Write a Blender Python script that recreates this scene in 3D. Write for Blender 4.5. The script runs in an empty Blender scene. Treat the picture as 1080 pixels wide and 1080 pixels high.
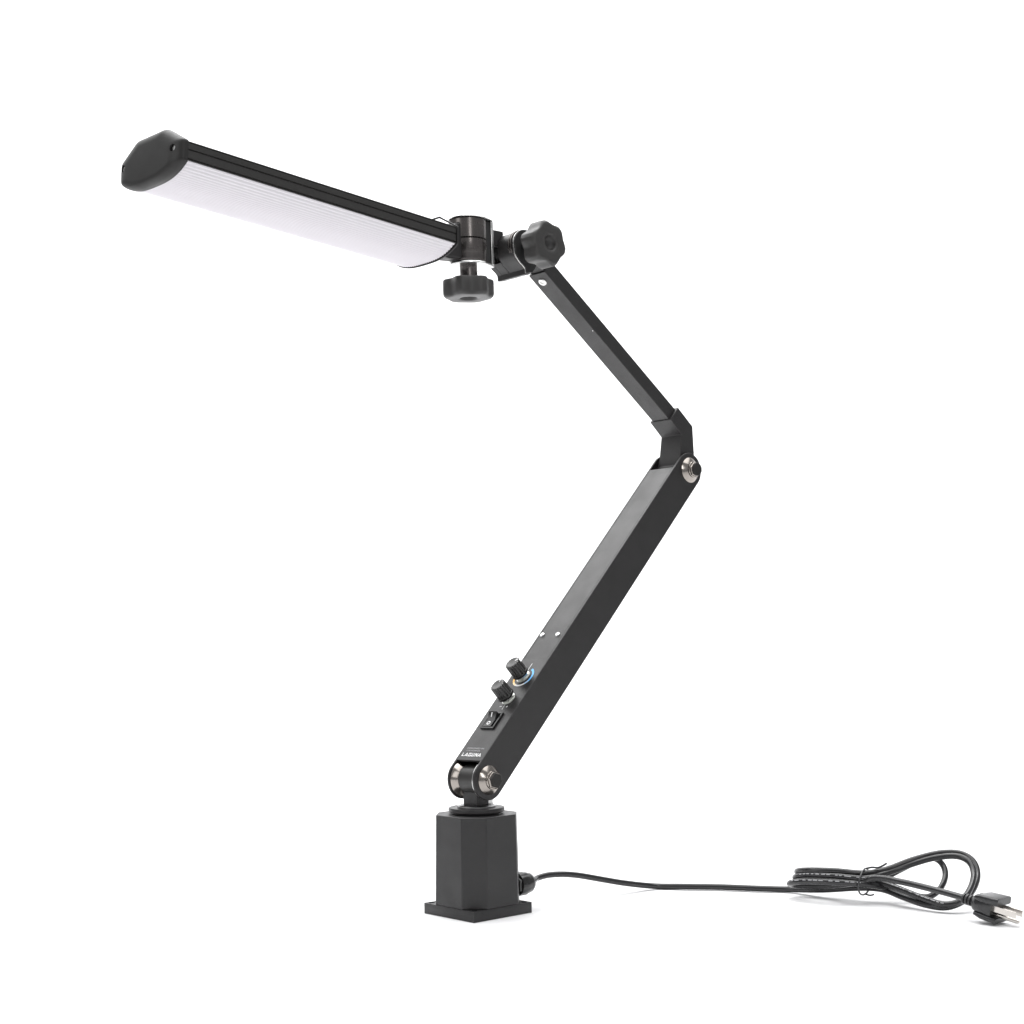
import bpy, bmesh, math, random
from mathutils import Vector as V, Matrix
sc = bpy.context.scene
S = 0.001                                   # modelled in millimetres
COL = sc.collection

# ------------------------------------------------------------------ camera, light, exposure
CAM = V((42.26877, -1725.93562, 313.55847))
CR = V((0.99987435, 0.00098001, -0.01582163)); CF = V((0, 0.99808714, 0.06182279)); CU = V((0.01585195, -0.06181503, 0.99796173))
cd = bpy.data.cameras.new('camera'); co = bpy.data.objects.new('camera', cd); COL.objects.link(co)
m = Matrix.Identity(4)
for i, v in enumerate((CR, CU, -CF)):
    for k in range(3): m[k][i] = v[k]
m.translation = CAM * S
co.matrix_world = m
cd.sensor_fit = 'HORIZONTAL'; cd.sensor_width = 36; cd.lens = 1714.0177 / 1080 * 36
cd.clip_start = 0.02; cd.clip_end = 60
sc.camera = co

wd = bpy.data.worlds.new('World'); sc.world = wd; wd.use_nodes = True
bg = wd.node_tree.nodes['Background']; bg.inputs[0].default_value = (0.97, 0.98, 1, 1); bg.inputs[1].default_value = 0.4

def area(name, loc, target, size, power, sy=None, color=(1, 1, 1)):
    d = bpy.data.lights.new(name, 'AREA'); d.size = size; d.energy = power; d.color = color
    if sy: d.shape = 'RECTANGLE'; d.size_y = sy
    o = bpy.data.objects.new(name, d); COL.objects.link(o); o.location = loc
    o.rotation_euler = (V(target) - V(loc)).to_track_quat('-Z', 'Y').to_euler()
    return o
area('key_softbox', (-1.55, 1.25, 2.5), (0.1, 0.1, 0.3), 2.3, 27)
area('left_softbox', (-1.75, -1.2, 1.35), (0.0, 0.0, 0.55), 0.8, 8, 1.5)
area('front_strip_softbox', (0.75, -2.3, 1.5), (0.0, 0.0, 0.6), 0.35, 7, 1.0)
area('overhead_softbox', (0.1, 0.35, 2.6), (0.1, 0.2, 0), 3.4, 102)
area('backdrop_fill', (0.0, 1.0, 2.9), (0.0, 2.9, 0.9), 3.0, 58, 0.8)  # unseen lamp added to lift the backdrop to pure white
sc.view_settings.view_transform = 'Standard'; sc.view_settings.look = 'None'
sc.view_settings.exposure = 0; sc.view_settings.gamma = 1; sc.view_settings.use_curve_mapping = False
sc.cycles.use_denoising = True
sc.cycles.max_bounces = 10

# ------------------------------------------------------------------ materials
def mat(name, col, rough=0.5, metal=0.0, bump=0.0, bscale=900, spec=0.5, var=0.0, coat=0.0):
    M = bpy.data.materials.new(name); M.use_nodes = True; nt = M.node_tree; b = nt.nodes['Principled BSDF']
    b.inputs['Base Color'].default_value = (*col, 1); b.inputs['Roughness'].default_value = rough
    b.inputs['Metallic'].default_value = metal; b.inputs['Specular IOR Level'].default_value = spec
    b.inputs['Coat Weight'].default_value = coat
    tc = nt.nodes.new('ShaderNodeTexCoord')
    if bump:
        n = nt.nodes.new('ShaderNodeTexNoise'); n.inputs['Scale'].default_value = bscale; n.inputs['Detail'].default_value = 3
        bp = nt.nodes.new('ShaderNodeBump'); bp.inputs['Strength'].default_value = bump; bp.inputs['Distance'].default_value = 0.0006
        nt.links.new(tc.outputs['Object'], n.inputs['Vector']); nt.links.new(n.outputs['Fac'], bp.inputs['Height'])
        nt.links.new(bp.outputs['Normal'], b.inputs['Normal'])
    if var:
        n = nt.nodes.new('ShaderNodeTexNoise'); n.inputs['Scale'].default_value = 38; n.inputs['Detail'].default_value = 6
        mr = nt.nodes.new('ShaderNodeMapRange'); mr.inputs['From Min'].default_value = 0.3; mr.inputs['From Max'].default_value = 0.7
        mr.inputs['To Min'].default_value = rough - var; mr.inputs['To Max'].default_value = rough + var
        nt.links.new(tc.outputs['Object'], n.inputs['Vector']); nt.links.new(n.outputs['Fac'], mr.inputs['Value'])
        nt.links.new(mr.outputs['Result'], b.inputs['Roughness'])
    return M
POWDER = mat('black_powder_coat', (0.0175, 0.0166, 0.0168), 0.38, bump=0.3, bscale=1600, var=0.08, spec=0.4)
CAST = mat('black_cast_paint', (0.019, 0.0185, 0.019), 0.44, bump=0.35, bscale=1200, var=0.08, spec=0.4)
ANOD = mat('black_anodised_aluminium', (0.022, 0.0212, 0.02), 0.38, bump=0.05, var=0.05, spec=0.45)
RUBBER = mat('matt_black_plastic', (0.034, 0.033, 0.032), 0.42, bump=0.25, bscale=1400, var=0.06, spec=0.4)
GLOSS = mat('glossy_black_plastic', (0.014, 0.014, 0.014), 0.22, var=0.04)
DIAL = mat('black_dial_plastic', (0.011, 0.0105, 0.01), 0.24, var=0.05, spec=0.5)
DARK = mat('recess_shade_black', (0.01, 0.01, 0.01), 0.6)  # near-black that puts the shade of the joint recesses into the colour
BRONZE = mat('dark_bronze_anodised_metal', (0.13, 0.12, 0.116), 0.25, metal=0.92, var=0.05)
NICKEL = mat('polished_nickel', (0.3, 0.275, 0.252), 0.18, metal=1.0, var=0.04)
STEEL = mat('bright_plated_steel', (0.68, 0.68, 0.67), 0.22, metal=1.0, var=0.04)
HEX = mat('black_oxide_steel', (0.012, 0.011, 0.01), 0.45, spec=0.35)
PRINT = mat('white_print', (0.85, 0.85, 0.85), 0.5)
BLUE = mat('blue_print', (0.14, 0.5, 1.0), 0.5)
AMBER = mat('amber_print', (1.0, 0.5, 0.08), 0.5)
PVC = mat('black_pvc_cord', (0.016, 0.016, 0.017), 0.2, bump=0.1, bscale=500, var=0.06)
BRASS = mat('plated_prong_metal', (0.55, 0.52, 0.49), 0.25, metal=1.0)
TIE = mat('black_tie_plastic', (0.03, 0.03, 0.032), 0.35)
CAPM = mat('black_moulded_plastic', (0.013, 0.0125, 0.012), 0.46, bump=0.15, bscale=1400, var=0.04, spec=0.35)
WASH = mat('brushed_grey_steel', (0.22, 0.22, 0.22), 0.3, metal=1.0, var=0.05)
WASH2 = mat('zinc_plated_steel', (0.6, 0.61, 0.58), 0.3, metal=1.0, var=0.05)
LENS = mat('frosted_white_acrylic', (0.65, 0.628, 0.658), 0.32, var=0.03)
b = LENS.node_tree.nodes['Principled BSDF']; b.inputs['Subsurface Weight'].default_value = 0.0
WHITE = mat('white_paper_backdrop', (0.86, 0.86, 0.865), 0.85, bump=0.05, bscale=60, spec=0.2)

# ------------------------------------------------------------------ helpers
def link(name, bm, M, parent=None, bevel=0.0, smooth=35, seg=2):
    bmesh.ops.remove_doubles(bm, verts=bm.verts, dist=1e-4)
    bmesh.ops.recalc_face_normals(bm, faces=bm.faces)
    me = bpy.data.meshes.new(name); bm.to_mesh(me); bm.free()
    c = sum((v.co for v in me.vertices), V()) / max(1, len(me.vertices))
    for v in me.vertices: v.co = (v.co - c) * S
    o = bpy.data.objects.new(name, me); COL.objects.link(o)
    if parent is None: o.location = c * S
    else:
        pw = V((0, 0, 0)); q = parent
        while q is not None: pw = pw + q.location; q = q.parent
        o.parent = parent; o.location = c * S - pw
    if M: me.materials.append(M)
    if smooth:
        for p in me.polygons: p.use_smooth = True
        me.set_sharp_from_angle(angle=math.radians(smooth))
    if bevel:
        md = o.modifiers.new('bevel', 'BEVEL'); md.width = bevel * S; md.segments = seg; md.limit_method = 'ANGLE'
        md.angle_limit = math.radians(38); md.harden_normals = False
    return o
class Fr:                                   # a frame: (p, q, r) -> world mm
    def __init__(s, O, x, y, z): s.O, s.x, s.y, s.z = V(O), V(x), V(y), V(z)
    def __call__(s, p, q, r): return s.O + s.x * p + s.y * q + s.z * r
def ext(bm, F, pts, z0, z1, f0=None, f1=None):
    """prism over the polygon pts (p, q) from r=z0 to z1; f0/f1 map a point for the two ends"""
    f0 = f0 or (lambda a, b: (a, b)); f1 = f1 or (lambda a, b: (a, b))
    A = [bm.verts.new(F(*f0(*p), z0)) for p in pts]; B = [bm.verts.new(F(*f1(*p), z1)) for p in pts]
    n = len(pts)
    for i in range(n): bm.faces.new((A[i], A[(i + 1) % n], B[(i + 1) % n], B[i]))
    bm.faces.new(A[::-1]); bm.faces.new(B)
    return bm
def box(bm, F, p0, p1, q0, q1, r0, r1): return ext(bm, F, [(p0, q0), (p1, q0), (p1, q1), (p0, q1)], r0, r1)
def loft(bm, rings, cap=True, close=True):
    R = [[bm.verts.new(p) for p in r] for r in rings]
    for a, b in zip(R, R[1:]):
        n = len(a)
        for i in range(n if close else n - 1): bm.faces.new((a[i], a[(i + 1) % n], b[(i + 1) % n], b[i]))
    if cap: bm.faces.new(R[0][::-1]); bm.faces.new(R[-1])
    return bm
def lathe(bm, F, prof, n=48, lobes=None, cap=True):
    """prof: (radius, r) along the frame's third axis; lobes(theta, radius) may shape the radius"""
    rings = []
    for rad, h in prof:
        ring = []
        for i in range(n):
            t = 2 * math.pi * i / n; rr = lobes(t, rad) if lobes else rad
            ring.append(F(rr * math.cos(t), rr * math.sin(t), h))
        rings.append(ring)
    return loft(bm, rings, cap)
def frame_at(F, p, q, r, swap): 
    """frame with origin F(p,q,r); swap picks which axis of F becomes the third axis"""
    ax = {'p': (F.y, F.z, F.x), 'q': (F.z, F.x, F.y), 'r': (F.x, F.y, F.z)}[swap[-1]]
    s = -1 if swap[0] == '-' else 1
    return Fr(F(p, q, r), ax[0], ax[1] * s, ax[2] * s)
def smooth_path(pts, k=6):
    P = [V(p) for p in pts]; out = []
    for i in range(len(P) - 1):
        a = P[max(i - 1, 0)]; b = P[i]; c = P[i + 1]; d = P[min(i + 2, len(P) - 1)]
        for j in range(k):
            t = j / k
            out.append(0.5 * ((2 * b) + (c - a) * t + (2 * a - 5 * b + 4 * c - d) * t * t + (3 * b - a - 3 * c + d) * t ** 3))
    out.append(P[-1]); return out
def tube(bm, pts, r, n=12, radii=None, flat=None):
    rings = []; up = V((0, 0, 1)); prev = None
    for i, p in enumerate(pts):
        t = (pts[min(i + 1, len(pts) - 1)] - pts[max(i - 1, 0)]).normalized()
        if prev is None: x = t.cross(up).normalized()
        else: x = (prev - t * prev.dot(t)).normalized()
        prev = x; y = t.cross(x); rr = radii[i] if radii else r
        rings.append([p + x * (rr * math.cos(2 * math.pi * k / n)) + y * (rr * math.sin(2 * math.pi * k / n)) for k in range(n)])
    return loft(bm, rings)
def cut(o, cutters, F=None):
    """subtract meshes (bmesh list, world mm) from o and keep the result as real geometry"""
    md = None
    tmp = []
    for bm in cutters:
        c = link('cutter', bm, None, smooth=0); tmp.append(c)
        md = o.modifiers.new('hole', 'BOOLEAN'); md.object = c; md.operation = 'DIFFERENCE'; md.solver = 'EXACT'
    dg = bpy.context.evaluated_depsgraph_get(); dg.update()
    me = bpy.data.meshes.new_from_object(o.evaluated_get(dg))
    o.modifiers.clear(); old = o.data; o.data = me; me.name = o.name
    for c in tmp: bpy.data.objects.remove(c)
    for p in me.polygons: p.use_smooth = True
    me.set_sharp_from_angle(angle=math.radians(35))
    return o
def text_bm(F, s, h, p0, q0, r, width=None, bold=0.0, depth=0.05):
    cu = bpy.data.curves.new('t', 'FONT'); cu.body = s; cu.size = 1; cu.offset = bold; cu.extrude = 0
    cu.resolution_u = 4
    o = bpy.data.objects.new('t', cu); COL.objects.link(o)
    dg = bpy.context.evaluated_depsgraph_get(); dg.update()
    me = bpy.data.meshes.new_from_object(o.evaluated_get(dg))
    xs = [v.co.x for v in me.vertices]; ys = [v.co.y for v in me.vertices]
    x0, x1, y0, y1 = min(xs), max(xs), min(ys), max(ys)
    ky = h / (y1 - y0); kx = (width / (x1 - x0)) if width else ky
    bm = bmesh.new(); bm.from_mesh(me)
    for v in bm.verts: v.co = F(p0 + (v.co.x - x0) * kx, q0 + (v.co.y - y0) * ky, r)
    bpy.data.objects.remove(o); bpy.data.meshes.remove(me)
    return bm
def strokes(bm, F, lines, wd, r):
    """flat printed strokes: each polyline [(p,q)...] is drawn with width wd on plane r"""
    for k, ln in enumerate(lines):
        for (a, b) in zip(ln, ln[1:]):
            d = V((b[0] - a[0], b[1] - a[1])).normalized(); n = V((-d.y, d.x)) * wd / 2
            e = d * wd * 0.2
            q = [(a[0] - e.x + n.x, a[1] - e.y + n.y), (a[0] - e.x - n.x, a[1] - e.y - n.y), (b[0] + e.x - n.x, b[1] + e.y - n.y), (b[0] + e.x + n.x, b[1] + e.y + n.y)]
            bm.faces.new([bm.verts.new(F(x, y, r + 0.004 * k)) for x, y in q])
    return bm
def circle(cx, cy, r, n=24, a0=0, a1=2 * math.pi, ccw=True):
    return [(cx + r * math.cos(a0 + (a1 - a0) * i / (n - 1 if a1 - a0 < 6.28 else n)), cy + r * math.sin(a0 + (a1 - a0) * i / (n - 1 if a1 - a0 < 6.28 else n))) for i in range(n)]
NB = bmesh.new

# ------------------------------------------------------------------ setting: white paper sweep
bm = NB()
prof = [(-2600, 0), (-1500, 0), (-600, 0), (0, 0), (700, 0), (1600, 0)] + [(1600 + 900 * math.sin(t), 900 - 900 * math.cos(t)) for t in [i * math.pi / 24 for i in range(1, 13)]] + [(2500, 2000), (2500, 3600)]
rows = [[bm.verts.new((x, y, z)) for y, z in prof] for x in (-3200, -1600, -500, 0, 500, 1600, 3200)]
for a, b in zip(rows, rows[1:]):
    for i in range(len(prof) - 1): bm.faces.new((a[i], b[i], b[i + 1], a[i + 1]))
bd = link('backdrop', bm, WHITE, smooth=60)
bd['kind'] = 'structure'; bd['label'] = 'seamless white paper sweep under and behind the lamp'
if bd.data.polygons[0].normal.z < 0: bd.data.flip_normals()

# ------------------------------------------------------------------ frames of the lamp
Wd = Fr((0, 0, 0), (1, 0, 0), (0, 1, 0), (0, 0, 1))
YAW = 0.7368484; cy_, sy_ = math.cos(YAW), math.sin(YAW)
B = Fr((0, 0, 0), (cy_, sy_, 0), (-sy_, cy_, 0), (0, 0, 1))                 # base
a = V((0.67926791, -0.73349761, 0.02400755)); hz = V((0.73370908, 0.67946375, 0)); zz = V((-0.01631226, 0.01761456, 0.99971178))
P1 = V((-0.7301, -0.015, 138.9822))
J = Fr(P1, hz, zz, a)                                                        # joint plane: (h, z, u)
TH1, L1, HW, HH = 0.7901452, 480.9557, 21.4455, 20.8978
d1 = hz * math.cos(TH1) + zz * math.sin(TH1); n1 = -hz * math.sin(TH1) + zz * math.cos(TH1)
A = Fr(P1, d1, n1, a)                                                        # lower arm side view: (t, n, u)
AT = Fr(P1, a, d1, n1)                                                       # lower arm top view: (u, t, n)
TH2 = 2.487817
d2 = hz * math.cos(TH2) + zz * math.sin(TH2); n2 = hz * math.sin(TH2) - zz * math.cos(TH2)
P2 = P1 + d1 * L1; Q2 = P2 - hz * 20 + zz * 68.8506
U = Fr(Q2, d2, n2, a)                                                        # upper arm: (t, v, u)
e3 = V((-0.69010429, -0.72027045, 0.07047372)); s3 = V((0.72348342, -0.68904573, 0.0422815)); v3 = V((0.0181055, 0.08016521, 0.99661714))
H = Fr((-46.7546, -24.4191, 695.5829), s3, v3, e3)                           # lamp head: (i, j, t)

lamp = bpy.data.objects.new('desk_lamp', None); COL.objects.link(lamp)
lamp['label'] = 'black jointed work lamp with flat LED bar head, square base and coiled power cord'; lamp['category'] = 'desk lamp'

# ------------------------------------------------------------------ base
s, T, HB, c, k = 40, 11.0858, 103.6624, 18.9005, 1 - 1.3157 / 40
bm = NB(); box(bm, B, -s, s, -s, s, 0, T)
plate = link('base_plate', bm, CAST, lamp, bevel=0.25)
cut(plate, [lathe(NB(), frame_at(B, x * 34.2, y * 34.2, -3, 'r'), [(3.5, 0), (3.5, 20)], 20) for x in (-1, 1) for y in (-1, 1)])
octa = [(-s + c, -s), (s - c, -s), (s, -s + c), (s, s - c), (s - c, s), (-s + c, s), (-s, s - c), (-s, -s + c)]
bm = NB(); sc_ = lambda f: (lambda x, y: (x * f, y * f))
ext(bm, B, octa, T - 0.05, HB, sc_(0.9985), sc_(k))
base = link('base_body', bm, CAST, lamp, bevel=0.9)
bm = NB(); lathe(bm, frame_at(B, 0, 0, HB, 'r'), [(24, -0.5), (24, 1.6), (29, 2), (29.6, 2.8), (29.6, 5.6), (29, 6.6), (21, 6.8)], 64)
link('swivel_disc', bm, POWDER, lamp)
bm = NB(); lathe(bm, frame_at(B, 0, 0, HB + 6.7, 'r'), [(20.6, 0), (20.6, 1.4), (19.6, 2.0), (13, 2.2)], 56)
link('swivel_washer', bm, WASH, lamp)
# post and barrel of the lower joint
bm = NB(); box(bm, J, -8.2, 8.2, -27.5, -6, -11, 11)
link('pivot_post', bm, POWDER, lamp, bevel=0.6)
bm = NB(); lathe(bm, frame_at(J, 0, 0, 0, 'r'), [(15.4, -12.6), (15.4, 12.6)], 56)
link('pivot_barrel', bm, ANOD, lamp, bevel=0.5)
for sg in (-1,):
    bm = NB(); lathe(bm, frame_at(J, 0, 0, 0, 'r'), [(14.6, sg * 9.8), (15.6, sg * 9.9), (19.4, sg * 17.2), (19.4, sg * 18.0), (6, sg * 18.1)], 64)
    link('cone_washer', bm, NICKEL, lamp)
bm = NB(); lathe(bm, frame_at(J, 0, 0, 0, 'r'), [(20.4, 17.5), (20.4, 18.4)], 64)
link('pivot_rim_glint', bm, STEEL, lamp)  # bright disc added to draw the edge highlight round the cheek end
# small clamp nuts beside the post
bm = NB(); lathe(bm, frame_at(J, 15, -25.2, 4.0, 'q'), [(5.2, -1), (5.2, 4)], 6)
link('clamp_nut', bm, STEEL, lamp, bevel=0.4)

# ------------------------------------------------------------------ lower arm
CK = 3.0                                                                    # cheek thickness
stad = circle(L1, 0, HH, 28, -math.pi / 2, math.pi / 2) + circle(0, 0, HH, 28, math.pi / 2, 1.5 * math.pi)
bm = NB()
for sg in (-1, 1):
    lo, hi = sorted((sg * HW, sg * (HW - CK))); ext(bm, A, stad, lo, hi)
arm = link('lower_arm', bm, POWDER, lamp, bevel=0.6)
bm = NB()
box(bm, A, 153.5, 464.3, HH - 2.6, HH - 0.12, -HW + CK - .05, HW - CK + .05)
box(bm, A, 8, 466, -HH + 0.15, -HH + 2.6, -HW + CK - .05, HW - CK + .05)
link('arm_web', bm, POWDER, arm, bevel=0.3)
bm = NB(); box(bm, A, 8.4, 153.5, HH - 2.4, HH + 0.1, -HW + 0.6, HW - 1.5)
panel = link('control_panel', bm, POWDER, lamp, bevel=0.08)
def bolt(name_parent, t):
    for sg in (1, -1):
        F = frame_at(A, t, 0, sg * HW, ('' if sg > 0 else '-') + 'r')
        bm = NB(); lathe(bm, F, [(15.2, -0.2), (15.2, 0.8), (14.4, 1.5), (9.6, 5.2), (9.2, 5.4), (6, 5.4)], 64)
        w_ = link('bolt_washer', bm, NICKEL, name_parent)
        bm = NB(); lathe(bm, F, [(9.6, 5.3), (9.6, 7.0), (8.8, 7.6), (8.0, 7.7)], 48); lathe(bm, F, [(9.4, 7.2), (9.4, 9.4), (8.4, 10.2)], 6)
        link('hex_nut', bm, NICKEL, w_, bevel=0.25)
        bm = NB(); lathe(bm, F, [(8.1, 10.0), (8.1, 12.2), (7.4, 12.8)], 6 if t < 100 else 12)
        link('bolt_end', bm, HEX, w_, bevel=0.3)
bolt(lamp, 0); bolt(lamp, L1)
for t, u in ((189.5, -14), (189.3, 10.6)):
    F = frame_at(AT, u, t, HH, 'r')
    bm = NB(); lathe(bm, F, [(2.9, -0.4), (2.9, 0.9), (2.3, 1.7), (1.2, 1.8), (1.0, 0.9)], 28)
    link('panel_screw', bm, STEEL, arm)

# ------------------------------------------------------------------ control panel: print, switch, knobs
PZ = HH + 0.1 + 0.03
bm = NB(); x0, y0, h_ = -15.4, 13.6, 4.4
L_ = lambda x, pts: [(x0 + x + px, y0 + py) for px, py in pts]
G5 = 5.1
def glyph(k, wdt, lines): return [[(x0 + k * G5 + x * wdt, y0 + y) for x, y in ln] for ln in lines]
logo = (glyph(0, 3.2, [[(0.14, 4.4), (0.14, 0.5)], [(0, 0.5), (1, 0.5)]]) + glyph(0.86, 4.6, [[(0.02, 0), (0.5, 4.2)], [(0.5, 4.2), (0.98, 0)], [(0.3, 1.1), (0.7, 1.1)]])
        + glyph(2, 4.0, [[(0.9, 4.05), (0, 4.05)], [(0.12, 4.0), (0.12, 0.4)], [(0, 0.35), (1, 0.35)], [(0.88, 0.4), (0.88, 1.9)], [(0.62, 1.75), (1, 1.75)]])
        + glyph(3, 3.7, [[(0.13, 4.4), (0.13, 0.5)], [(0, 0.45), (1, 0.45)], [(0.87, 0.5), (0.87, 4.4)]])
        + glyph(4, 3.9, [[(0.12, 0), (0.12, 4.4)], [(0.1, 4.3), (0.9, 0.1)], [(0.88, 0), (0.88, 4.4)]])
        + glyph(4.92, 4.8, [[(0.02, 0), (0.5, 4.2)], [(0.5, 4.2), (0.98, 0)], [(0.3, 1.1), (0.7, 1.1)]]))
strokes(bm, AT, logo, 0.8, PZ)
link('logo_print', bm, PRINT, panel, smooth=0)
bm = text_bm(AT, 'DESIGNED IN', 1.9, -13.6, 23.6, PZ, 26)
bm2 = text_bm(AT, 'CALIFORNIA', 1.9, -12.6, 20.4, PZ, 21.5)
me = bpy.data.meshes.new('t'); bm2.to_mesh(me); bm.from_mesh(me); bm2.free()
FAINT = mat('grey_print', (0.3, 0.3, 0.31), 0.5)
link('small_print', bm, FAINT, panel, smooth=0)
# rocker switch
bm = NB()
fr = [(-15.2, 51), (8.2, 51), (8.2, 74), (-15.2, 74)]
ux0, ux1, t0, t1 = -12.9, 7.8, 51.2, 73.8
box(bm, AT, ux0, ux1, t0, t0 + 2, HH, HH + 2.2); box(bm, AT, ux0, ux1, t1 - 2, t1, HH, HH + 2.2)
box(bm, AT, ux0, ux0 + 2.2, t0 + 1.9, t1 - 1.9, HH, HH + 2.2); box(bm, AT, ux1 - 2.2, ux1, t0 + 1.9, t1 - 1.9, HH, HH + 2.2)
sw = link('power_switch', bm, GLOSS, lamp, bevel=0.3)
RK = Fr(P1, d1, n1, a)
bm = NB(); ext(bm, RK, [(t0 + 2.3, HH + 0.2), (t1 - 2.3, HH + 0.2), (t1 - 2.3, HH + 6.4), (63.2, HH + 2.2), (t0 + 2.3, HH + 2.6)], ux0 + 3, ux1 - 5.2)
rk = link('rocker', bm, GLOSS, sw, bevel=0.3)
bm = NB(); ring = circle(0, 0, 1, 20)
o_ = circle(-3.8, 58.2, 2.5, 24); i_ = circle(-3.8, 58.2, 1.5, 24)
zf = lambda t: HH + 2.6 - (t - t0 - 2.3) * 0.4 / 9.7 + 0.05 if t < 63.2 else HH + 2.2 + (t - 63.2) * 4.2 / 8.3 + 0.06
vo = [bm.verts.new(AT(x, y, zf(y))) for x, y in o_]; vi = [bm.verts.new(AT(x, y, zf(y))) for x, y in i_]
for q in range(24): bm.faces.new((vo[q], vo[(q + 1) % 24], vi[(q + 1) % 24], vi[q]))
bm.faces.new([bm.verts.new(AT(x, y, zf(y))) for x, y in ((-4.8, 65.6), (-3.7, 65.6), (-3.7, 70.2), (-4.8, 70.2))])
link('switch_marks', bm, PRINT, sw, smooth=0)
# printed marks and the colour ring
for nm, ln in (('tick_mark', [[(0, 79.4), (0, 88)]]), ('minus_mark', [[(-6.6, 83.4), (-3.6, 83.4)]]), ('plus_mark', [[(3.4, 83.4), (6.2, 83.4)], [(4.8, 82.1), (4.8, 84.7)]]), ('tick_mark', [[(0, 135), (0, 146)]])):
    bm = NB(); strokes(bm, AT, ln, 0.7, PZ); link(nm, bm, PRINT, panel, smooth=0)
def arc(name, a0, a1, M, n=20, w0=1.7, w1=1.7):
    bm = NB(); pr = None
    for i in range(n + 1):
        f = i / n; t = math.radians(a0 + (a1 - a0) * f); w_ = w0 + (w1 - w0) * f
        cur = [bm.verts.new(AT((12.6 + q * w_ / 2) * math.cos(t), 126.3 + (12.6 + q * w_ / 2) * math.sin(t), PZ)) for q in (-1, 1)]
        if pr: bm.faces.new((pr[0], pr[1], cur[1], cur[0]))
        pr = cur
    return link(name, bm, M, panel, smooth=0)
PALEB = mat('pale_blue_print', (0.45, 0.68, 0.95), 0.5); PALEA = mat('pale_amber_print', (0.95, 0.74, 0.42), 0.5)
arc('colour_arc', -25, 64, BLUE, w0=2.1, w1=2.6); arc('colour_arc', -50, -25, PALEB, w0=2.1, w1=2.1); arc('colour_arc', -112, -50, PRINT, w0=2.2, w1=2.2)
arc('colour_arc', -140, -112, PALEA, w0=2.2, w1=2.2); arc('colour_arc', -205, -140, AMBER, w0=2.1, w1=2.1)
for t, rot in ((94.2, 82), (126.3, 40)):
    F = frame_at(AT, 0, t, HH, 'r')
    bm = NB(); lathe(bm, F, [(8.4, 0.1), (8.4, 1.2), (6.8, 1.3)], 32)
    ri = math.radians(15)
    F2 = Fr(F.O, F.x * math.cos(ri) + F.y * math.sin(ri), F.y * math.cos(ri) - F.x * math.sin(ri), F.z)
    lathe(bm, F2, [(7.4, 1.25), (7.4, 4.2), (6.7, 4.6)], 6); lathe(bm, F, [(4.2, 4.5), (4.2, 7.4)], 24)
    kn = NB()
    lob = lambda th, r: r - (0.75 * max(0, math.cos(15 * th)) if 7.5 < r < 9.3 else 0)
    lathe(kn, F, [(7.6, 5.6), (9.6, 5.7), (9.8, 6.4), (9.7, 8.6), (9.5, 8.9), (9.15, 9.2), (8.75, 21.8), (8.1, 22.9), (6.6, 23.3), (5.4, 23.1)], 108, lob)
    ko = link('dimmer_knob', kn, DIAL, lamp, smooth=28)
    link('shaft_nut', bm, WASH2, ko, bevel=0.2)
    ca, sa = math.cos(math.radians(rot)), math.sin(math.radians(rot))
    K = Fr(F.O, F.x * ca + F.y * sa, F.y * ca - F.x * sa, F.z)
    bm = NB(); box(bm, K, 4.2, 7.6, -0.5, 0.5, 22.9, 23.45); box(bm, K, 8.4, 9.05, -0.5, 0.5, 18.2, 22.2)
    link('pointer_line', bm, PRINT, ko, smooth=0)

# ------------------------------------------------------------------ elbow bracket and upper arm
JE = J
outer = [(327.2, 417.6), (352.5, 396.3), (353.5, 352), (350.5, 343)] + [(338.5 + 14 * math.cos(t), 341.7 + 14 * math.sin(t)) for t in [math.radians(q) for q in (-20, -50, -80, -110, -140, -170, 170)]] + [(325.2, 352), (327.8, 360), (332.4, 385.2), (313.4, 402.2)]
bm = NB(); ext(bm, JE, outer, -16.8, 16.8)
link('elbow_bracket', bm, POWDER, lamp, bevel=0.7)
bm = NB(); lathe(bm, frame_at(A, L1, 0, 0, 'r'), [(15.2, -18), (15.2, -17), (15.2, 17), (15.2, 18)], 48)
link('elbow_barrel', bm, POWDER, lamp, bevel=0.4)
v2 = 8.6274; w2 = 13.298
bm = NB(); box(bm, U, -16, 250, -v2, v2, -w2, w2)
ua = link('upper_arm', bm, POWDER, lamp, bevel=0.7)
F = frame_at(U, 237.5, -v2, -1.0, '-q')
bm = NB(); lathe(bm, F, [(5.2, -0.3), (5.2, 0.5), (4.4, 1.5), (2.2, 1.9), (1.9, 0.9)], 32)
link('arm_screw', bm, STEEL, ua)
bm = NB(); lathe(bm, frame_at(U, 154, -v2, 10.9, '-q'), [(0.7, -0.2), (0.7, 0.35)], 12)
link('arm_pin', bm, STEEL, ua)

# ------------------------------------------------------------------ tilt joint at the top of the upper arm
KH = (87.0, 582.0)
def keyhole(R, low, grow=0):
    pts = [(KH[0] + R * math.cos(t), KH[1] + R * math.sin(t)) for t in [math.radians(q) for q in range(-20, 201, 10)]]
    return pts + [(70.8 - grow, 571), (73.2, 567), (78, 562), (83.4, 558.4), (86, 555.6), (86.6, low), (95, low + 1.2), (101, 559), (108, 571)]
bm = NB(); ext(bm, J, keyhole(17.2, 549.5), -15, 9.4)
tj = link('tilt_joint', bm, POWDER, lamp, bevel=0.8)
bm = NB(); ext(bm, J, keyhole(17.2, 549.5), -35, -27)
link('joint_ear', bm, POWDER, tj, bevel=0.8)
bm = NB(); ext(bm, J, [(74, 566), (78, 562), (83.4, 558.4), (86, 555.6), (86.6, 549.6), (95, 550.8), (100, 560), (98, 566)], -27.2, -14.8)
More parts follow.
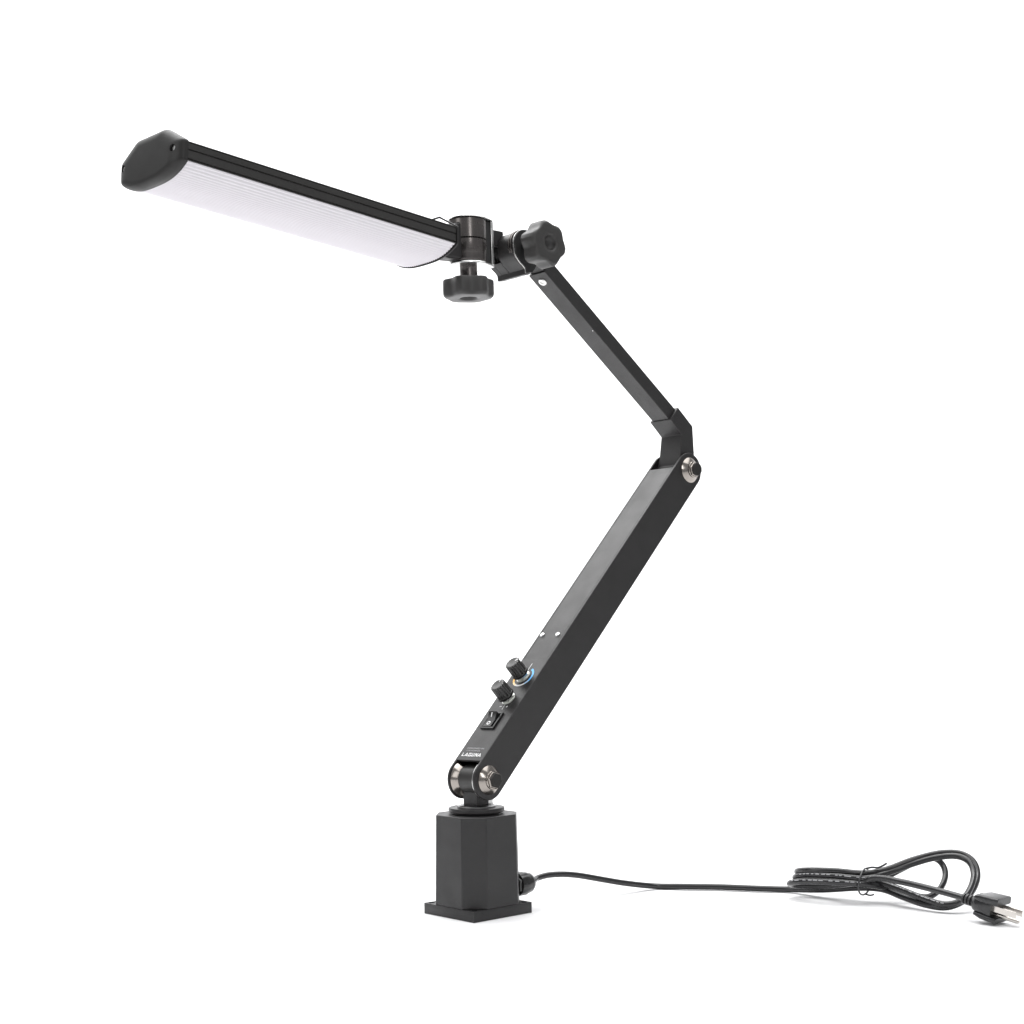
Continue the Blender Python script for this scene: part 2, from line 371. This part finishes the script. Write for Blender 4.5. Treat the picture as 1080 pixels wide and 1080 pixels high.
link('joint_foot', bm, POWDER, tj, bevel=0.4)
bm = NB(); lathe(bm, Fr(J(KH[0], KH[1], 0), hz, zz, a), [(13.5, -27.2), (13.5, -14.8)], 40)
link('joint_core', bm, DARK, tj)
for q0, q1, rr, M_, nm in ((9.5, 10.5, 17.5, BRONZE, 'joint_washer'), (10.7, 11.4, 17.9, STEEL, 'joint_rim_glint'), (11.5, 13.4, 17.4, DARK, 'joint_cheek')):  # steel plate added for the bright rim line; cheek colour holds the knob's shadow
    bm = NB(); ext(bm, J, keyhole(rr, 550.8), q0, q1)
    link(nm, bm, M_, tj, bevel=0.15)
bm = NB(); box(bm, U, 246, 292, -6.5, 6.5, -11, 11)
link('arm_tongue', bm, POWDER, ua, bevel=0.5)
bm = NB(); box(bm, J, 38.3, 80, 584, 602.5, -33, -15.5)
link('link_block', bm, CAST, tj, bevel=1.2, seg=3)
bm = NB(); box(bm, J, 38.3, 76, 567, 584.2, -33, -27.6)
link('slot_shade_fill', bm, DARK, tj, bevel=0.5)  # dark filler behind the slot, standing in for its shade
for q0 in (2.6, 5.6):
    bm = NB(); lathe(bm, Fr(J(KH[0], KH[1], 0), hz, zz, a), [(16, q0), (18.2, q0 + 0.1), (18.6, q0 + 0.8), (18.6, q0 + 1.4), (18.2, q0 + 2.0), (16, q0 + 2.1)], 56)
    link('joint_ring', bm, BRONZE, tj)
bm = NB(); lathe(bm, Fr(J(KH[0], KH[1], 0), hz, zz, a), [(7.5, 12), (7.5, 33)], 28)
link('tilt_shaft', bm, DARK, tj)
def star_knob(name, F, R, Hk, ph, dim):
    """six wide concave finger scallops between narrow lobes, rounded front rim, dished front"""
    n = 216
    def cutd(t):
        q = (math.degrees(t) - ph + 30) % 60 - 30
        return 0.0 if abs(q) > 25 else 0.5 * (1 + math.cos(math.pi * q / 25)) * 0.55 + 0.45 * (1 - (q / 25) ** 2)
    prof = [(R * 0.84, 0, 0.7), (R * 0.97, 0.5, 1), (R, 1.8, 1), (R, Hk * 0.5, 1), (R, Hk * 0.72, 1), (R * 0.992, Hk * 0.82, 0.95), (R * 0.965, Hk * 0.91, 0.82), (R * 0.92, Hk * 0.97, 0.62), (R * 0.86, Hk, 0.4), (R * 0.74, Hk + 0.25, 0.1), (R * 0.5, Hk + 0.4, 0), (dim * 1.1, Hk + 0.2, 0), (dim, Hk - 0.5, 0), (dim * 0.93, Hk - 2.6, 0), (dim * 0.72, Hk - 5.0, 0), (dim * 0.4, Hk - 6.4, 0), (0.5, Hk - 6.8, 0)]
    bm = NB(); rings = []
    for r, h, f in prof:
        ring = []
        for i in range(n):
            t = 2 * math.pi * i / n; rr = r - f * cutd(t) * R * 0.155
            ring.append(F(rr * math.cos(t), rr * math.sin(t), h))
        rings.append(ring)
    loft(bm, rings)
    return link(name, bm, RUBBER, lamp, smooth=45)
star_knob('tilt_knob', Fr(J(87.3, 577.2, 30), hz, zz, a), 25.9, 22, 16, 8.6)

# ------------------------------------------------------------------ swivel joint behind the head (vertical axis)
HX = 12.2; R_ = 20.5
VJ = Fr(J(HX, 0, 0), hz, a * -1, zz)
bm = NB(); lathe(bm, VJ, [(R_ - 1.2, 578.4), (R_, 579), (R_, 599.5), (R_ - 1, 600.6), (6, 600.8)], 72)
sj = link('swivel_barrel', bm, BRONZE, lamp)
bm = NB(); lathe(bm, VJ, [(R_ - 3, 553.5), (R_ - 1.2, 554), (R_ - 0.4, 556.5), (R_ - 0.3, 562.4), (R_, 563), (R_, 577.2), (R_ - 1.0, 578), (6, 578.2)], 72)
link('swivel_barrel', bm, BRONZE, lamp)
bm = NB()
nk = [(-49, 572), (-30, 578), (-14, 592), (-4, 597), (HX, 599.6), (HX, 556), (-4, 554.5), (-22, 553.5), (-40, 556), (-49, 560)]
ext(bm, J, nk, -9.5, 9.5)
link('head_neck', bm, POWDER, lamp, bevel=3, seg=4)
bm = NB(); box(bm, J, 24, 34.5, 553, 600.6, -12.6, 12.9)
link('clamp_gap_fill', bm, DARK, lamp, bevel=2.0, seg=4)  # added black block filling the gap between barrel and web
# plated U clamp: web, two flanges
bm = NB()
wu = 13.6
box(bm, J, 34.6, 38.2, 552.55, 601.05, -wu, wu)
def flange(z0, z1):
    pts = [(38.2, -wu), (38.2, wu), (30, wu + 3.5)] + [(HX + 22 * math.cos(t), 22 * math.sin(t)) for t in [math.radians(q) for q in range(60, 301, 12)]] + [(30, -wu - 3.5)]
    ext(bm, Fr(J(0, 0, 0), hz, a, zz), pts, z0, z1)
flange(550.2, 552.6); flange(601.0, 602.6)
link('clamp_yoke', bm, STEEL, lamp, bevel=0.8)
bm = NB(); lathe(bm, VJ, [(10, 532), (9.6, 533), (9.6, 550), (8, 550.3)], 40)
link('clamp_shaft', bm, BRONZE, lamp)
star_knob('swivel_knob', Fr(J(HX - 1, 535.6, 0), hz, a, zz * -1), 27.8, 20.5, 2, 9.5)

# ------------------------------------------------------------------ lamp head
LH = 338.689; hw, tw, sh_, bh = 48.75, 21.67, 17.873, 16.2
right = [(hw - 0.3, 0), (hw - 0.3, 0.7), (hw - 1.6, 0.9), (hw - 1.6, 1.9), (hw, 2.1), (hw, 9.2), (hw - 1.3, 9.4), (hw - 1.3, 10.6), (hw, 10.8), (hw, 15.8), (hw - 0.8, 16.0), (hw - 0.8, 16.9), (hw - 0.1, 17.1), (hw - 0.2, sh_)]
topr = [(tw + 12, sh_ + 1.6), (tw, sh_ + 2.8), (6, sh_ + 3.2)]
half = right + topr
sec = half + [(-x, y) for x, y in half[::-1]]
bm = NB(); ext(bm, H, sec, 0, LH)
head = link('lamp_head', bm, ANOD, lamp, bevel=0.0, smooth=25)
arcd = lambda x: -12.6 * (1 - (abs(x) / 48.4) ** 3.0)
bm = NB(); ribs = 30; pts = []
for i in range(ribs * 5 + 1):
    x = 48.2 - 96.4 * i / (ribs * 5)
    pts.append((x, arcd(x) + (1.6, 1.15, 0.25, 0.0, 0.45)[i % 5]))
pts[0] = (48.2, 0.1); pts[-1] = (-48.2, 0.1)
inner = [(x * 0.96, arcd(x) * 0.72 + 0.05) for x, y in pts[::5]][::-1]
inner = [(min(46, max(-46, x)), min(y, 0.05)) for x, y in inner]
ext(bm, H, pts + inner, 0.6, LH - 0.6)
link('diffuser', bm, LENS, lamp, smooth=0)
def outline(g, lowk=1.0):
    r = [(hw + g, 0), (hw + g, sh_ + g * 0.4), (tw + g * 0.5, sh_ + bh + g)]
    top = r + [(-x, y) for x, y in r[::-1]]
    low = [(x, (arcd(x / (hw + g) * 48.4) - g) * lowk if abs(x) < hw + g - 0.01 else 0) for x in [-(hw + g) * math.cos(math.pi * i / 28) for i in range(1, 28)]]
    return top + low
def inset(pts, kx, dy_top, dy_low):
    return [(x * kx, (y - dy_top * (y / 34)) if y > 0 else y * (1 - dy_low)) for x, y in pts]
def resample(pts, n=160):
    P_ = [V(q) for q in pts] + [V(pts[0])]; L_c = [0]
    for q, w_ in zip(P_, P_[1:]): L_c.append(L_c[-1] + (w_ - q).length)
    out = []; kk = 0
    for i in range(n):
        d = L_c[-1] * i / n
        while L_c[kk + 1] < d: kk += 1
        f = (d - L_c[kk]) / max(1e-9, L_c[kk + 1] - L_c[kk]); q = P_[kk].lerp(P_[kk + 1], f); out.append((q.x, q.y))
    return out
def soften(pts, it):
    for _ in range(it):
        n = len(pts); pts = [((pts[i - 1][0] + 2 * pts[i][0] + pts[(i + 1) % n][0]) / 4, (pts[i - 1][1] + 2 * pts[i][1] + pts[(i + 1) % n][1]) / 4) for i in range(n)]
    return pts
cap = soften(resample(outline(0.9), 260), 1)
bm = NB()
stages = [(LH - 4.5, cap), (LH - 1.6, cap)]
for k_, q in enumerate((8, 16, 25, 35, 45, 55, 65, 75, 83, 90)):
    f = 1 - math.cos(math.radians(q)); stages.append((LH - 1.6 + 8.0 * math.sin(math.radians(q)), inset(soften(cap, 1 + 2 * k_), 1 - 0.34 * f, 9.5 * f, 0.5 * f)))
loft(bm, [[H(x, y, t) for x, y in P_] for t, P_ in stages])
cp = link('end_cap', bm, CAPM, lamp, bevel=0.0, smooth=40)
cut(cp, [lathe(NB(), frame_at(H, x, 11.2, LH - 1.5, 'r'), [(3.4, 0), (3.4, 20)], 28) for x in (39.2, -39.2)])
for x in (39.2, -39.2):
    bm = NB(); lathe(bm, frame_at(H, x, 11.2, LH - 0.2, 'r'), [(3.1, 0), (3.1, 3.2), (2.5, 4.4), (1.2, 4.6), (1.1, 3.2)], 24)
    link('cap_screw', bm, STEEL, cp)
ol = outline(0.8)
low = [q for q in ol if q[1] <= sh_ + 1]                                    # plate up to the side strips
bm = NB(); ext(bm, H, [(hw + 1.2, sh_ + 0.5)] + [(-hw - 1.2, sh_ + 0.5), (-hw - 1.2, 0)] + [q for q in ol if q[1] < 0] + [(hw + 1.2, 0)], -2.4, -0.9)
# thin rim that runs on over the bevels and the top
rim = [(hw + 1.2, sh_ + 0.4), (tw + 0.6, sh_ + bh + 1.2), (-tw - 0.6, sh_ + bh + 1.2), (-hw - 1.2, sh_ + 0.4)]
rin = [(-hw + 1.6, sh_ + 0.4), (-tw + 0.2, sh_ + bh - 0.7), (tw - 0.2, sh_ + bh - 0.7), (hw - 1.6, sh_ + 0.4)]
ext(bm, H, rim + rin, -2.4, -0.9)
link('end_plate', bm, POWDER, lamp, bevel=0.2)

# ------------------------------------------------------------------ gland, cord and plug
G = Fr(B(40, -14, 26), B.z, B.y * -1, B.x)
bm = NB(); lathe(bm, G, [(11.5, -1.5), (11.5, 1.2), (8.6, 1.4), (8.6, 2.4)], 6); 
lathe(bm, G, [(9, 2), (12.0, 2.2), (12.4, 3), (12.4, 12.5), (11.4, 14.5), (11.2, 16.5), (10.4, 20), (7.8, 23.5), (5.0, 24.6), (4.6, 23)], 56, lambda t, r: r - (0.9 * max(0, math.cos(10 * t)) ** 2 if r > 12 else 0))
gl = link('cable_gland', bm, GLOSS, lamp, smooth=40)
cord_pts = [(46.4, 23.2, 26.0), (57.5, 33.3, 26.0), (62.6, 48.0, 27.1), (75.1, 60.0, 28.5), (92.9, 70.0, 27.6), (110.9, 80.0, 24.2), (135.4, 92.0, 17.8), (162.3, 104.0, 11.2), (195.6, 125.7, 4.0), (232.3, 119.1, 4.0), (268.7, 112.5, 4.0), (309.1, 99.3, 4.0), (344.3, 89.9, 4.0), (373.2, 60.0, 8.1), (406.8, 38.0, 13.2), (428.6, 22.0, 14.1), (445.4, 0.0, 9.6), (461.8, -25.0, 6.0), (480.3, -40.0, 5.5), (498.6, -38.0, 11.5), (514.1, -22.0, 21.1), (524.1, -2.0, 32.3), (523.5, 12.0, 44.0), (512.4, 22.0, 50.6), (491.2, 26.0, 50.4), (463.2, 28.0, 43.5), (435.2, 26.0, 34.3), (411.0, 22.0, 31.3), (379.6, 26.0, 33.6), (353.8, 40.0, 32.5), (345.6, 58.0, 28.8), (353.2, 72.0, 24.8), (385.3, 56.0, 25.3), (410.9, 32.0, 23.7), (427.5, 16.0, 22.0), (442.7, -4.0, 18.2), (461.8, -26.0, 11.9), (478.0, -42.0, 8.7), (494.0, -44.0, 12.6), (507.9, -30.0, 21.6), (517.9, -10.0, 33.7), (517.2, 4.0, 44.3), (506.1, 14.0, 48.9), (485.0, 22.0, 46.1), (460.6, 26.0, 38.8), (434.6, 24.0, 30.6), (409.1, 14.0, 27.1), (378.7, 22.0, 28.8), (353.3, 38.0, 27.6), (343.1, 56.0, 22.9), (351.9, 72.0, 18.1), (384.3, 52.0, 19.3), (411.2, 34.0, 20.3), (431.1, 32.0, 23.4), (450.6, 36.0, 31.4), (473.1, 44.0, 39.4), (490.6, 48.0, 42.1), (500.1, 46.0, 35.2), (500.1, 36.0, 24.6), (490.0, 22.0, 13.1), (475.2, 16.0, 6.4), (457.2, 16.0, 9.7), (432.8, 18.0, 16.2), (408.5, 12.0, 21.5), (377.3, 16.0, 23.3), (348.4, 34.0, 21.8), (336.4, 54.0, 16.7), (346.6, 66.0, 12.1), (373.5, 50.0, 13.8), (401.2, 20.0, 21.8), (420.0, 4.0, 29.0), (440.1, -16.0, 28.1), (462.0, -46.0, 25.9), (481.9, -72.0, 22.9), (488.6, -82.0, 21.7)]
path = smooth_path(cord_pts, 7)
bm = NB(); tube(bm, path, 3.3, 14)
cord = link('power_cord', bm, PVC, lamp, smooth=60)
# pale maker's print running along the sheath, worn and broken up
random.seed(4)
fine = smooth_path(cord_pts, 24)
for i0, i1 in ((33, 35.4), (50.2, 52.6), (21.6, 24), (41, 42)):
    bm = NB(); k0, k1 = int((13 + i0) * 24), int((13 + i1) * 24); q = k0
    while q < k1:
        n_ = random.choice((2, 3, 3, 5)); pr = None
        for z_ in range(q, min(q + n_, k1) + 1):
            t = (fine[z_ + 1] - fine[z_ - 1]).normalized(); o_ = V((0.05, -0.88, 0.47)); o_ = (o_ - t * o_.dot(t)).normalized(); b_ = t.cross(o_)
            cur = [bm.verts.new(fine[z_] + o_ * 3.33 + b_ * g) for g in (-0.5, 0.5)]
            if pr: bm.faces.new((pr[0], pr[1], cur[1], cur[0]))
            pr = cur
        q += n_ + random.choice((1, 2, 2, 4))
    link('cord_print', bm, FAINT, cord, smooth=0)
# plug: axis from the strain relief towards the prongs
px = (V((521.5, -113, 13.2)) - V((490.5, -82, 20.8))).normalized()
py = V((0, 0, 1)).cross(px).normalized(); pz = px.cross(py)
PL = Fr(V((487.5, -79, 21.5)), py, pz, px)
bm = NB()
prof = []
h = 0
for i in range(4): prof += [(4.6, h), (5.6, h + 0.5), (5.6, h + 2.4), (4.4, h + 2.9)]; h += 3.6
lathe(bm, PL, prof, 28)
pg = link('power_plug', bm, PVC, lamp, smooth=40)
def sup(wx, wy, n, t, oy=0): 
    r = []
    for i in range(40):
        q = 2 * math.pi * i / 40; cx, sx = math.cos(q), math.sin(q)
        r.append(PL(math.copysign(abs(cx) ** (2 / n), cx) * wx, oy + math.copysign(abs(sx) ** (2 / n), sx) * wy, t))
    return r
bm = NB(); loft(bm, [sup(5, 5, 2, 11), sup(8.5, 7.5, 2.4, 14), sup(11, 9, 3, 19), sup(11.6, 9.4, 3.4, 28), sup(12.0, 9.6, 4, 35), sup(11.4, 9.0, 4, 36)])
link('plug_body', bm, PVC, pg, smooth=40)
bm = NB(); loft(bm, [sup(10.6, 2.0, 5, 17, 7.6), sup(13.0, 3.6, 6, 24, 8.4), sup(13.6, 4.0, 7, 43, 9.0), sup(13.2, 3.6, 7, 44, 9.0)])
loft(bm, [sup(10.6, 1.8, 5, 18, -8.4), sup(12.6, 2.8, 6, 26, -9.2), sup(12.8, 2.8, 6, 42, -9.8), sup(12.4, 2.4, 6, 43, -9.8)])
link('plug_grip', bm, PVC, pg, smooth=40)
for y in (-6.3, 6.3):
    bm = NB(); box(bm, PL, y - 0.75, y + 0.75, -2.2, 4.2, 35, 61)
    link('prong', bm, BRASS, pg, bevel=0.4)
bm = NB(); lathe(bm, frame_at(PL, 0, -6.0, 31, 'r'), [(2.4, 0), (2.4, 28), (1.4, 31)], 20)
link('prong', bm, BRASS, pg)

# ------------------------------------------------------------------ twist tie round the coil (a thing of its own)
tc_ = V((410.6, 22, 22.5)); ax = V((0.86, -0.5, -0.05)).normalized()
s1 = V((0, 0, 1)); s1 = (s1 - ax * s1.dot(ax)).normalized(); s2 = ax.cross(s1)
loop = [tc_ + s1 * (13.6 * math.cos(t)) + s2 * (20 * math.sin(t)) + ax * (0.7 * math.sin(2 * t)) for t in [2 * math.pi * i / 40 for i in range(41)]]
bm = NB(); tube(bm, loop, 0.95, 8)
tail = smooth_path([tc_ + s1 * 13.2 + s2 * -4, tc_ + s1 * 15 + s2 * -6 + ax * 6, tc_ + s1 * 15.5 + s2 * -6 + ax * 13, tc_ + s1 * 21 + s2 * -5 + ax * 22], 5)
tube(bm, tail, 1.05, 8)
tail = smooth_path([tc_ - s1 * 13.2 + s2 * -2, tc_ - s1 * 14.5 + s2 * -4 + ax * 5, tc_ - s1 * 13 + s2 * -5 + ax * 9], 5)
tube(bm, tail, 0.9, 8)
tt = link('twist_tie', bm, TIE, None, smooth=60)
tt['label'] = 'thin black twist tie wrapped round the middle of the coiled cord'; tt['category'] = 'twist tie'
